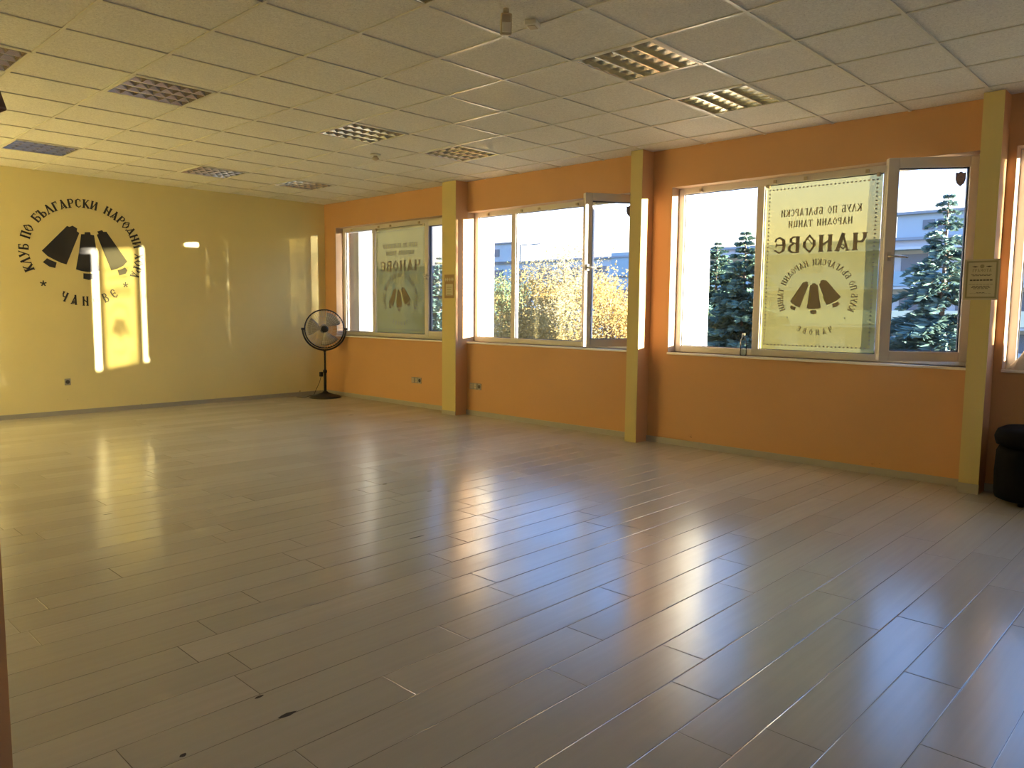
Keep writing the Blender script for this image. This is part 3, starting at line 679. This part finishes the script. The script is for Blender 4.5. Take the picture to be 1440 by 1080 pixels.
# ------------------------------------------------------------------ papers on the pillars
def paper(name, cx, cz, wd, ht, y, label, bg_, cert):
    root = tag(empty(name, (cx, y, cz-ht/2)), label, 'paper')
    P = lambda u, v, d: Vector((cx+u, y-d, cz+v))
    rect = lambda a, b, c, d: [(a, c), (b, c), (b, d), (a, d)]
    MB().poly(rect(-wd/2, wd/2, -ht/2, ht/2), P, 0.0015).build('sheet', bg_, root)
    L = lambda z: (lambda u, v, d: P(u, v, z+d))
    if cert:
        q = MB(); t = 0.012; i = 0.012
        for a in (rect(-wd/2+i, wd/2-i, ht/2-i-t, ht/2-i), rect(-wd/2+i, wd/2-i, -ht/2+i, -ht/2+i+t), rect(-wd/2+i, -wd/2+i+t, -ht/2+i+t, ht/2-i-t), rect(wd/2-i-t, wd/2-i, -ht/2+i+t, ht/2-i-t)): q.poly(a, L(0.0016), 0.0003)
        q.build('printed_border', 'border', root)
        for s_ in (-1, 1):
            MB().poly([(s_*0.022, ht*0.32), (s_*0.045, ht*0.335), (s_*0.066, ht*0.325), (s_*0.045, ht*0.30)], L(0.0016), 0.0003).build('ornament', 'printing', root)
        q = MB(); q.poly([(0.014*math.cos(k*PI/8), ht*0.325+0.014*math.sin(k*PI/8)) for k in range(16)], L(0.0016), 0.0003); q.build('seal', 'border', root)
        for c, polys in text_line('ГРАМОТА', 0, ht*0.19, 0.022, wd*0.55):
            q = MB()
            for a in polys: q.poly(a, L(0.0016), 0.0003)
            q.build('letter', 'border', root)
        q = MB()
        for v, ww, hh in ((0.115, 0.60, 0.004), (0.09, 0.52, 0.004), (-0.03, 0.66, 0.010), (-0.12, 0.70, 0.0025), (-0.17, 0.5, 0.004), (-0.20, 0.56, 0.004), (-0.23, 0.44, 0.004), (-0.33, 0.25, 0.004), (-0.345, 0.62, 0.0015)):
            n = max(3, int(ww*wd/0.02)); 
            for k in range(n):
                a0 = -ww*wd/2+ww*wd*k/n; q.poly(rect(a0, a0+ww*wd/n*0.82, ht*v, ht*v+hh), L(0.0016), 0.0003)
        q.build('small_print', 'printing', root)['kind'] = 'stuff'
    else:
        MB().poly(rect(-wd*0.36, wd*0.36, -ht*0.38, ht*0.10), L(0.0016), 0.0006).build('inset_page', 'paper', root)
        q = MB()
        for k in range(5): 
            a = -wd*0.36+wd*0.18*k; q.poly([(a-0.014, ht*0.3), (a, ht*0.38), (a+0.014, ht*0.3), (a, ht*0.2)], L(0.0016), 0.0005)
        q.build('ornament_band', 'paper', root)
        q = MB()
        for k in range(4): q.poly(rect(-wd*0.26, wd*0.24-0.01*(k % 2), -ht*0.05-0.03*k, -ht*0.05-0.03*k+0.006), L(0.0024), 0.0003)
        q.build('small_print', 'border', root)['kind'] = 'stuff'
paper('certificate', 8.985, 1.588, 0.225, 0.295, -0.2012, 'framed paper certificate fixed across the nearest yellow pillar', 'paper', True)
paper('wall_notice', 3.140, 1.625, 0.185, 0.295, -0.2012, 'small ornamented brown notice on the pillar next to the far window', 'notice', False)

# ------------------------------------------------------------------ bottle, cloth, sofa, box
bx, by, bz = 7.02, 0.035, SILL
bt = tag(empty('water_bottle', (bx, by, bz)), 'clear plastic water bottle on the window sill below the big banner', 'bottle')
Tb = Matrix.Translation((bx, by, bz))
MB().lathe([(0.026, 0.0), (0.031, 0.005), (0.031, 0.05), (0.028, 0.058), (0.031, 0.066), (0.031, 0.125), (0.026, 0.150), (0.013, 0.178), (0.012, 0.192)], 28, Tb).build('body', 'bottle', bt)
MB().lathe([(0.024, 0.003), (0.029, 0.007), (0.029, 0.050), (0.0265, 0.058), (0.029, 0.066), (0.029, 0.085)], 28, Tb).build('water', 'water', bt)
MB().lathe([(0.0145, 0.190), (0.0145, 0.208), (0.012, 0.210)], 20, Tb).build('cap', 'bluecap', bt)

random.seed(4)
q = MB(); vs = []; fs = []; nu, nv = 26, 14
for j in range(nv+1):
    t = j/nv
    for i in range(nu):
        a = 2*PI*i/nu; fold = 1+0.16*math.sin(a*5+2*t)+0.08*math.sin(a*9-3*t)
        rx_, ry_ = (0.15*(1-0.45*t))*fold, (0.050*(1-0.35*t))*fold
        vs.append((9.30+rx_*math.cos(a)+0.05*t, 0.060+ry_*math.sin(a), SILL+0.001+0.19*t+0.012*math.sin(a*3)*t))
for j in range(nv):
    for i in range(nu): fs.append((j*nu+i, j*nu+(i+1) % nu, (j+1)*nu+(i+1) % nu, (j+1)*nu+i))
fs.append(tuple(nv*nu+i for i in range(nu))); q.add(vs, fs, True)
tag(q.build('crumpled_cloth', 'cloth'), 'crumpled white net cloth on the sill at the right edge', 'cloth')

bench = tag(empty('padded_bench', (9.9, -0.27, 0)), 'black padded bench at the right edge behind the nearest pillar', 'bench')
def rounded(x0, x1, y0, y1, rad):
    out = []
    for cx, cy, a0 in ((x1-rad, y1-rad, 0), (x0+rad, y1-rad, 90), (x0+rad, y0+rad, 180), (x1-rad, y0+rad, 270)):
        for k in range(9): a = math.radians(a0+90*k/8); out.append((cx+rad*math.cos(a), cy+rad*math.sin(a)))
    return out
def pad(name, x0, x1, y0, y1, z0, z1, rad, bulge, parent):
    m = MB(); rings = []; n = 36
    prof = [(0.035, z0), (0.008, z0+0.012), (0.0, z0+0.035), (-bulge, (z0+z1)/2), (0.0, z1-0.045), (0.012, z1-0.016), (0.045, z1), (0.11, z1+0.006)]
    vs = []; fs = []
    for ins, z in prof: vs += [(x, y, z) for x, y in rounded(x0+ins, x1-ins, y0+ins, y1-ins, max(0.01, rad-ins))]
    for q in range(len(prof)-1):
        for k in range(n): fs.append((q*n+k, q*n+(k+1) % n, (q+1)*n+(k+1) % n, (q+1)*n+k))
    fs.append(tuple(range(n-1, -1, -1))); fs.append(tuple((len(prof)-1)*n+k for k in range(n)))
    m.add(vs, fs, True); return m.build(name, 'leather', parent)
pad('body', 9.175, 10.62, -0.50, -0.035, 0.035, 0.42, 0.20, 0.006, bench)
pad('seat_pad', 9.165, 10.63, -0.51, -0.03, 0.415, 0.545, 0.20, 0.006, bench)
for x_, y_ in ((9.36, -0.38), (9.36, -0.16), (10.44, -0.38), (10.44, -0.16)): MB().tube([(x_, y_, 0), (x_, y_, 0.05)], 0.022, 12).build('foot', 'fanblack', bench)

sp = tag(empty('speaker_box', (8.80, -6.25, 1.67)), 'dark brown wooden box mounted high on the left orange pillar', 'box')
e1, e2, e3 = Vector((-0.22, -0.21, 0.95)), Vector((-0.688, -0.66, -0.304)), Vector((-0.69, 0.72, 0.0))
Tp = Matrix.Translation((8.81, -6.241, 1.674)) @ Matrix(((e2.x, e3.x, e1.x, 0), (e2.y, e3.y, e1.y, 0), (e2.z, e3.z, e1.z, 0), (0, 0, 0, 1)))
MB().box(0, 0.17, -0.14, 0, 0, 0.26, Tp).build('cabinet', 'wood', sp, bevel=0.004)
MB().box(0.012, 0.158, -0.146, -0.139, 0.012, 0.248, Tp).build('front_cloth', 'fanblack', sp)
MB().tube([(8.409, -6.36, 1.80), (8.55, -6.36, 1.79), (8.70, -6.33, 1.78)], 0.014, 10).build('bracket', 'fanblack', sp)

# chipped spots in the laminate
for (x_, y_, a, b) in ((8.225, -5.40, 0.035, 0.012), (8.05, -5.405, 0.02, 0.008), (8.21, -5.735, 0.012, 0.01), (5.74, -3.15, 0.025, 0.012), (6.15, -3.05, 0.03, 0.010), (5.2, -4.95, 0.03, 0.008), (2.35, -1.15, 0.05, 0.015), (6.98, -3.85, 0.06, 0.006)):
    rr = random.Random(int(x_*100)); n_ = 9
    pts = [(a*math.cos(2*PI*k/n_)*rr.uniform(.6, 1.1), b*math.sin(2*PI*k/n_)*rr.uniform(.6, 1.1)) for k in range(n_)]
    MB().poly(pts, lambda u, v, d: Vector((x_+v, y_+u, 0.0006+d)), 0.0004).build('chipped_spot', 'chip', bpy.data.objects['floor'])

# ------------------------------------------------------------------ outside
GZ = -6.0
struct(MB().quad((-160, 0.6, GZ), (120, 0.6, GZ), (120, 200, GZ), (-160, 200, GZ)).build('ground', 'earth'))

def leafy(name, loc, height, cz, rad, n, size, m, seed, label, group=None, column=False):
    """broad-leaved tree: trunk, limbs and a crown of single leaves gathered in clumps"""
    rnd = random.Random(seed); root = tag(empty(name, (loc[0], loc[1], GZ)), label, 'tree', group)
    x, y = loc; t = MB()
    t.tube([(x, y, GZ), (x+0.05, y, GZ+height*0.3), (x-0.05, y+0.05, GZ+height*0.62), (x, y, GZ+height*0.95)], [0.16, 0.13, 0.08, 0.015], 8)
    clumps = []
    for k in range(46):
        while True:
            p = Vector((rnd.uniform(-1, 1), rnd.uniform(-1, 1), rnd.uniform(-1, 1)))
            if 0.25 < p.length < 1: break
        c = Vector((x+p.x*rad[0], y+p.y*rad[1], cz+p.z*rad[2])); clumps.append(c)
        if k % 2 == 0 and not column: t.tube([(x, y, max(GZ+1, min(c.z-0.5, GZ+height*0.8))), (x+(c.x-x)*0.5, y+(c.y-y)*0.5, c.z-0.25), c], [0.045, 0.025, 0.006], 5)
    t.build('trunk', 'bark', root)
    f = MB(); vs = []; fs = []
    for i in range(n):
        c = clumps[i % len(clumps)]; g = lambda: rnd.gauss(0, 0.30*rad[0]/1.4)
        p = c+Vector((g(), g(), g()*0.9))
        if column:   # straight leaf column, used by the added sun blockers
            q = math.sqrt(rnd.random()); th = rnd.uniform(0, 2*PI); p = Vector((x+rad[0]*q*math.cos(th), y+rad[1]*q*math.sin(th), cz+rad[2]*rnd.uniform(-1, 1)))
        a = Vector((rnd.gauss(0, 1), rnd.gauss(0, 1), rnd.gauss(0, 1))).normalized(); b = a.orthogonal().normalized(); s_ = size*rnd.uniform(0.6, 1.3)
        o = len(vs); vs += [p-a*s_, p-b*s_*0.55, p+a*s_, p+b*s_*0.55]; fs.append((o, o+1, o+2, o+3))
    f.add(vs, fs); o = f.build('foliage', m, root, fix=False)
    return root
def conifer(loc, top, base, r0, m, seed, label, tiers=26, dens=1.0, droop=0.25, name='conifer', group=None):
    """spruce: trunk, whorls of drooping boughs, needle sprays along each bough"""
    rnd = random.Random(seed); x, y = loc; root = tag(empty(name, (x, y, GZ)), label, 'tree', group)
    t = MB(); t.tube([(x, y, GZ), (x, y, (GZ+top)/2), (x, y, top)], [0.17, 0.10, 0.008], 8)
    vs = []; fs = []
    for k in range(tiers):
        q = k/(tiers-1); z = top-0.06-(top-base)*q**1.05; R_ = 0.06+r0*(q**0.85)
        nb = 5+int(7*q)
        for b in range(nb):
            z_ = z+rnd.uniform(-0.5, 0.5)*(top-base)/tiers*1.6*min(1, q*5); a = 2*PI*b/nb+rnd.uniform(-0.35, 0.35)+k; L = R_*rnd.uniform(0.65, 1.15); d = Vector((math.cos(a), math.sin(a), 0))
            P = lambda u: Vector((x, y, z_))+d*L*u+Vector((0, 0, 0.10*L*math.sin(u*PI)-droop*L*u*u+0.06*L*u**3))
            t.tube([P(0), P(0.5), P(1)], [0.016, 0.010, 0.003], 4, caps=False)
            ns = max(5, int(26*L*dens))
            for i in range(ns):
                u = rnd.uniform(0.12, 1.03); p = P(u)
                for sd in (-1, 1):
                    w_ = (0.10+0.16*(1-u))*min(1, L)*1.1+0.05
                    dirv = (d*0.75+d.cross(Vector((0, 0, 1)))*sd*rnd.uniform(0.4, 1.1)+Vector((0, 0, rnd.uniform(-0.5, 0.35)))).normalized()
                    e_ = p+dirv*w_*1.4; nn = dirv.cross(Vector((rnd.gauss(0, 1), rnd.gauss(0, 1), rnd.gauss(0, 1)))).normalized()*0.020
                    o = len(vs); vs += [p-nn, (p+e_)/2-nn*1.6, e_, (p+e_)/2+nn*1.6]; fs.append((o, o+1, o+2, o+3))
    t.build('trunk', 'bark', root)
    f = MB(); f.add(vs, fs); f.build('foliage', m, root, fix=False)
conifer((6.08, 10.0), 3.66, -2.0, 1.70, 'needle', 11, 'tall blue green spruce seen through the open sash of the large window', tiers=34, dens=1.7)
conifer((2.42, 9.0), 3.10, -2.0, 1.50, 'needle2', 12, 'dense dark conifer with a pointed tip left of the big banner', tiers=38, dens=3.0, droop=0.0)
conifer((-0.75, 13.5), 3.35, -2.0, 2.0, 'needle2', 13, 'rounded dark conifer behind the pointed one left of the banner', tiers=38, dens=2.6, droop=0.0)
conifer((-11.6, 12.3), 3.30, -2.0, 1.5, 'needle', 14, 'blue green conifer in the far window beside the yellow pillar', tiers=30, dens=1.8)
leafy('autumn_tree', (-6.6, 11.5), 8.2, 0.4, (1.4, 1.2, 2.0), 15000, 0.042, 'autumn', 21, 'yellow leaved tree just right of the first mullion of the middle window')
leafy('autumn_tree', (-8.6, 16.0), 10.2, 1.2, (1.9, 1.4, 2.5), 14000, 0.045, 'autumn2', 22, 'tallest pale tan tree in the centre of the middle window')
leafy('autumn_tree', (-2.45, 10.6), 8.2, 0.5, (1.4, 1.2, 2.0), 14000, 0.042, 'autumn', 23, 'yellow leaved tree seen through the open sash of the middle window')
leafy('autumn_tree', (-15.0, 19.2), 9.4, 0.8, (1.6, 1.2, 2.4), 13000, 0.045, 'olive', 24, 'olive green tree at the left of the middle window')
leafy('shrub', (5.3, 6.0), 6.0, -0.85, (0.7, 0.6, 1.0), 5000, 0.045, 'olive', 25, 'low green shrub at the foot of the tall spruce')
# leaf columns added out of view to block parts of the low sun
leafy('sun_blocker', (16.66, 5.2), 12.0, 0.6, (0.225, 0.225, 4.4), 23000, 0.05, 'autumn2', 31, 'slender sun-blocking leaf column added outside, beyond the right edge, nearest the wall', column=True)
leafy('sun_blocker', (48.75, 20.0), 14.0, 3.9, (0.52, 0.52, 3.4), 6400, 0.075, 'autumn', 32, 'thin sun-dimming leaf column added outside, beyond the right edge, farthest away', column=True)
leafy('sun_blocker', (22.40, 5.2), 12.0, 0.6, (0.30, 0.30, 4.4), 24000, 0.055, 'autumn2', 33, 'thicker sun-blocking leaf column added outside, beyond the right edge, second from the wall', column=True)

def block(name, loc, parts, label):
    root = tag(empty(name, loc), label, 'building')
    for nm, m, bx_ in parts:
        MB().box(*bx_).build(nm, m, root)
    return root
# long apartment slab far behind the autumn trees
pt = [('wall', 'block', (-112, -38, 70, 82, GZ, 7.8)), ('roof_edge', 'roofing', (-112.3, -37.7, 69.7, 82, 7.8, 8.02)),
      ('stair_tower', 'block', (-67.0, -62.6, 69.5, 76, 8.02, 10.45)), ('roof_edge', 'roofing', (-67.2, -62.4, 69.3, 76.2, 10.45, 10.62)),
      ('tower_window', 'pane', (-66.2, -65.3, 69.42, 69.5, 8.75, 9.75)), ('mast', 'roofing', (-62.0, -61.7, 70, 70.3, 8.02, 10.25)), ('mast_arm', 'roofing', (-62.0, -58.2, 70, 70.2, 10.1, 10.25)),
      ('lift_house', 'balcony', (-46.3, -41.5, 69.8, 75, 5.6, 8.4))]
for i in range(15):
    for j in range(4): pt.append(('window', 'pane', (-108+4.5*i, -105.6+4.5*i, 69.9, 70.0, 5.4-2.9*j, 6.9-2.9*j)))
block('apartment_block', (-75, 76, GZ), pt, 'long blue grey apartment block behind the autumn trees')
# nearer block with balconies behind the spruce
pt = [('wall', 'block2', (-28.5, 6, 60, 72, GZ, 7.2)), ('roof_edge', 'roofing', (-28.8, 6.3, 59.6, 72, 7.2, 7.42)), ('top_storey', 'block', (-10.9, 4.5, 61, 70, 7.42, 9.35)), ('roof_edge', 'roofing', (-11.2, 4.8, 60.7, 70.3, 9.35, 9.55)),
      ('top_window', 'pane', (-8.95, -8.1, 60.92, 61, 8.1, 8.85)), ('top_window', 'pane', (-7.9, -7.1, 60.92, 61, 8.1, 8.85))]
for j in range(4):
    z = 6.45-3.1*j
    pt += [('balcony_slab', 'block2', (-28, 5.5, 58.7, 60, z-0.05, z+0.15)), ('balcony_panel', ('balcony', 'cream', 'block', 'balcony')[j], (-28, 5.5, 58.6, 58.7, z-2.9, z-1.75))]
    for i in range(8): pt.append(('window', 'pane', (-26.5+4.1*i, -24.6+4.1*i, 59.92, 60, z-1.7, z-0.35)))
block('apartment_block', (-11, 66, GZ), pt, 'pale block with long balconies behind the tall spruce')
